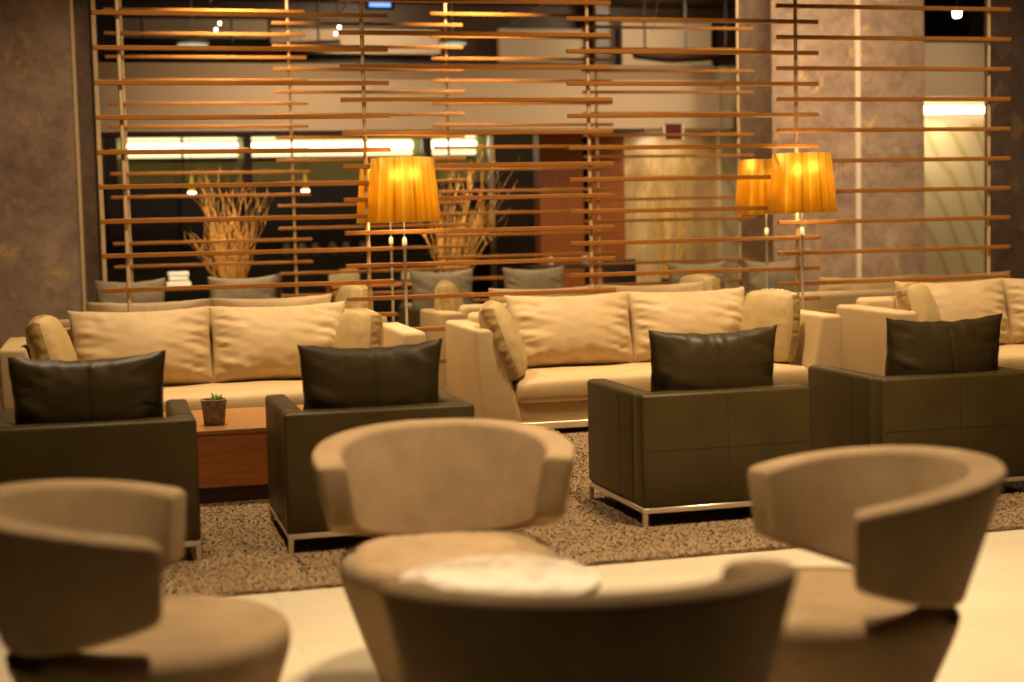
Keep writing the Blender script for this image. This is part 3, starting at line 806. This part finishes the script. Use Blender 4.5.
MB().box(-.75, .75, -.4, .4, .73, .77, .004, 1).build('table_top', M['walnut'], t, smooth=False)
for x in (-.68, .68):
    for y in (-.33, .33): MB().box(x - .03, x + .03, y - .03, y + .03, 0, .73).build('leg', M['walnut'], t, smooth=False)
for k, (x, y, rz, lab) in enumerate(((3.0, 20.0, .2, 'pale seated dining chair at the left of the far dining table'), (4.0, 20.0, -.15, 'pale seated dining chair behind the left gold lamp pole'),
                                     (2.2, 20.8, 1.3, 'pale seated dining chair behind the thin rear screen rod'))):
    t = thing('dining_chair', lab, 'chair', (x, y, 0), rz, 'far dining chairs')
    MB().box(-.22, .22, -.02, .02, .82, .92, .012, 2).build('backrest', M['greyleather'], t)
    MB().box(-.22, .22, 0, .42, .43, .49, .02, 2).build('seat', M['greyleather'], t)
    for xx in (-.2, .2):
        MB().box(xx - .016, xx + .016, -.016, .016, 0, .86).build('leg', M['darkwood'], t, smooth=False)
        MB().box(xx - .016, xx + .016, .38, .41, 0, .44).build('leg', M['darkwood'], t, smooth=False)
o = MB().box(-.12, .12, -.1, .1, 0, .20, .008, 1).build('menu_box', M['yellowbox']); o.location = (3.15, 20.6, .77)
tag(o, 'mustard yellow box on the far dining table', 'box')

# ------------------------------------------------------------------ lights
WARM = (1., .73, .43)
def area(name, loc, power, size, aim=None, col=WARM, spread=PI):
    l = bpy.data.lights.new(name, 'AREA'); l.shape = 'DISK'; l.size = size; l.energy = power; l.color = col; l.spread = spread
    o = bpy.data.objects.new(name, l); COL.objects.link(o); o.location = loc
    d = (Vector(aim) - Vector(loc)) if aim else Vector((0, 0, -1))
    o.rotation_euler = d.to_track_quat('-Z', 'Y').to_euler()
    return o
def point(name, loc, power, r=.05, col=WARM):
    l = bpy.data.lights.new(name, 'POINT'); l.energy = power; l.color = col; l.shadow_soft_size = r
    o = bpy.data.objects.new(name, l); COL.objects.link(o); o.location = loc
    return o
Z = 5.2
area('downlight_table', (.95, 4.1, Z), 44, .5, (1.0, 4.15, 0), spread=1.0)
area('downlight_aisle', (3.2, 5.7, Z), 96, .6, (3.3, 5.4, 0), spread=1.3)
area('fill_aisle_left', (.1, 6.5, Z), 26, .5, (.2, 6.5, 0), spread=1.15)  # added unseen fill, brightens the left armchair pillow and rug
area('downlight_sofa_a', (.6, 9.5, Z), 80, .5, (.7, 10.1, 0), spread=1.5)
area('downlight_sofa_b', (3.7, 9.5, Z), 92, .5, (3.9, 10.1, 0), spread=1.5)
area('downlight_sofa_c', (7.0, 9.5, Z), 72, .5, (7.1, 10.1, 0), spread=1.5)
area('downlight_rear_a', (.8, 14.0, Z), 100, .6, (.5, 14.8, 0), spread=2.2)
area('downlight_rear_b', (4.2, 14.0, Z), 70, .6, (4.2, 13.8, 0), spread=2.2)
area('downlight_rear_c', (7.8, 14.4, Z), 120, .6, (8.8, 17.0, 1.5), spread=2.0)
area('fill_branch_a', (1.4, 16.2, Z), 66, .3, (1.4, 17.8, 1.6), spread=1.1)  # added fill to brighten the left branches, source unseen
area('fill_branch_b', (4.1, 16.2, Z), 66, .3, (4.1, 17.8, 1.7), spread=1.1)  # added unseen fill for the second spray of branches
area('fill_far_a', (2.4, 17.2, Z), 44, .8, (2.6, 20.0, 2.9), spread=1.9)  # added unseen fill on the left part of the bulkhead
area('fill_far_b', (6.6, 17.0, Z), 32, .9, (7.0, 20.0, 2.9), spread=1.9)  # added unseen fill on the right part of the bulkhead
area('fill_onyx', (7.9, 20.5, 2.74), 9, .3, (8.0, 21.0, 1.2))  # added fill washing the golden stone wall, source unseen
area('fill_gap', (12.8, 19.8, 4.6), 15, .6, (13.2, 22, 2.0), spread=2.2)  # added unseen fill for the soffit in the right gap
area('fill_gap_low', (12.9, 21.3, 3.3), 22, .4, (13.0, 22.0, 1.2))  # added unseen fill that lifts the cream veined wall
area('fill_gallery', (5.0, 26.2, 5.7), 75, 1.2, (5.0, 28.8, 4.9), spread=2.6)  # added unseen fill so the gallery panels show
area('fill_gallery_right', (10.0, 26.2, 5.7), 60, 1., (10.3, 28.8, 4.9), spread=2.6)  # added unseen fill for the right gallery panels
for k, L in enumerate(lamps):
    point('lamp_glow', (L.location.x, L.location.y, 1.70), 17, .15, (1., .88, .58)); point('lamp_glow', (L.location.x, L.location.y, 1.86), 15, .15, (1., .88, .58))

w = bpy.data.worlds.new('room ambience'); S.world = w; w.use_nodes = True
w.node_tree.nodes['Background'].inputs[0].default_value = (1., .66, .36, 1)
w.node_tree.nodes['Background'].inputs[1].default_value = .012

# ------------------------------------------------------------------ camera
cam = bpy.data.cameras.new('camera'); co = bpy.data.objects.new('camera', cam); COL.objects.link(co); S.camera = co
F = 1500.
cam.sensor_width = 36.; cam.lens = F * 36. / 1024.; cam.clip_end = 100
pitch, roll, yaw = 7.60159747e-02, -2.35160034e-02, 2.59245037e-01
f0 = Vector((math.sin(yaw), math.cos(yaw), 0)); r0 = Vector((math.cos(yaw), -math.sin(yaw), 0)); up = Vector((0, 0, 1))
fw = f0 * math.cos(pitch) - up * math.sin(pitch); u0 = up * math.cos(pitch) + f0 * math.sin(pitch)
cr, sr = math.cos(roll), math.sin(roll)
xr = r0 * cr + u0 * sr; yu = u0 * cr - r0 * sr
mw = Matrix((xr, yu, -fw)).transposed().to_4x4(); mw.translation = Vector((0, 0, 1.5)); co.matrix_world = mw
cam.dof.use_dof = True; cam.dof.focus_distance = 9.3; cam.dof.aperture_fstop = 1.35

S.view_settings.view_transform = 'Standard'; S.view_settings.look = 'None'
S.view_settings.gamma = 1.; S.view_settings.exposure = 0.; S.view_settings.use_curve_mapping = False
S.cycles.max_bounces = 8; S.cycles.diffuse_bounces = 3
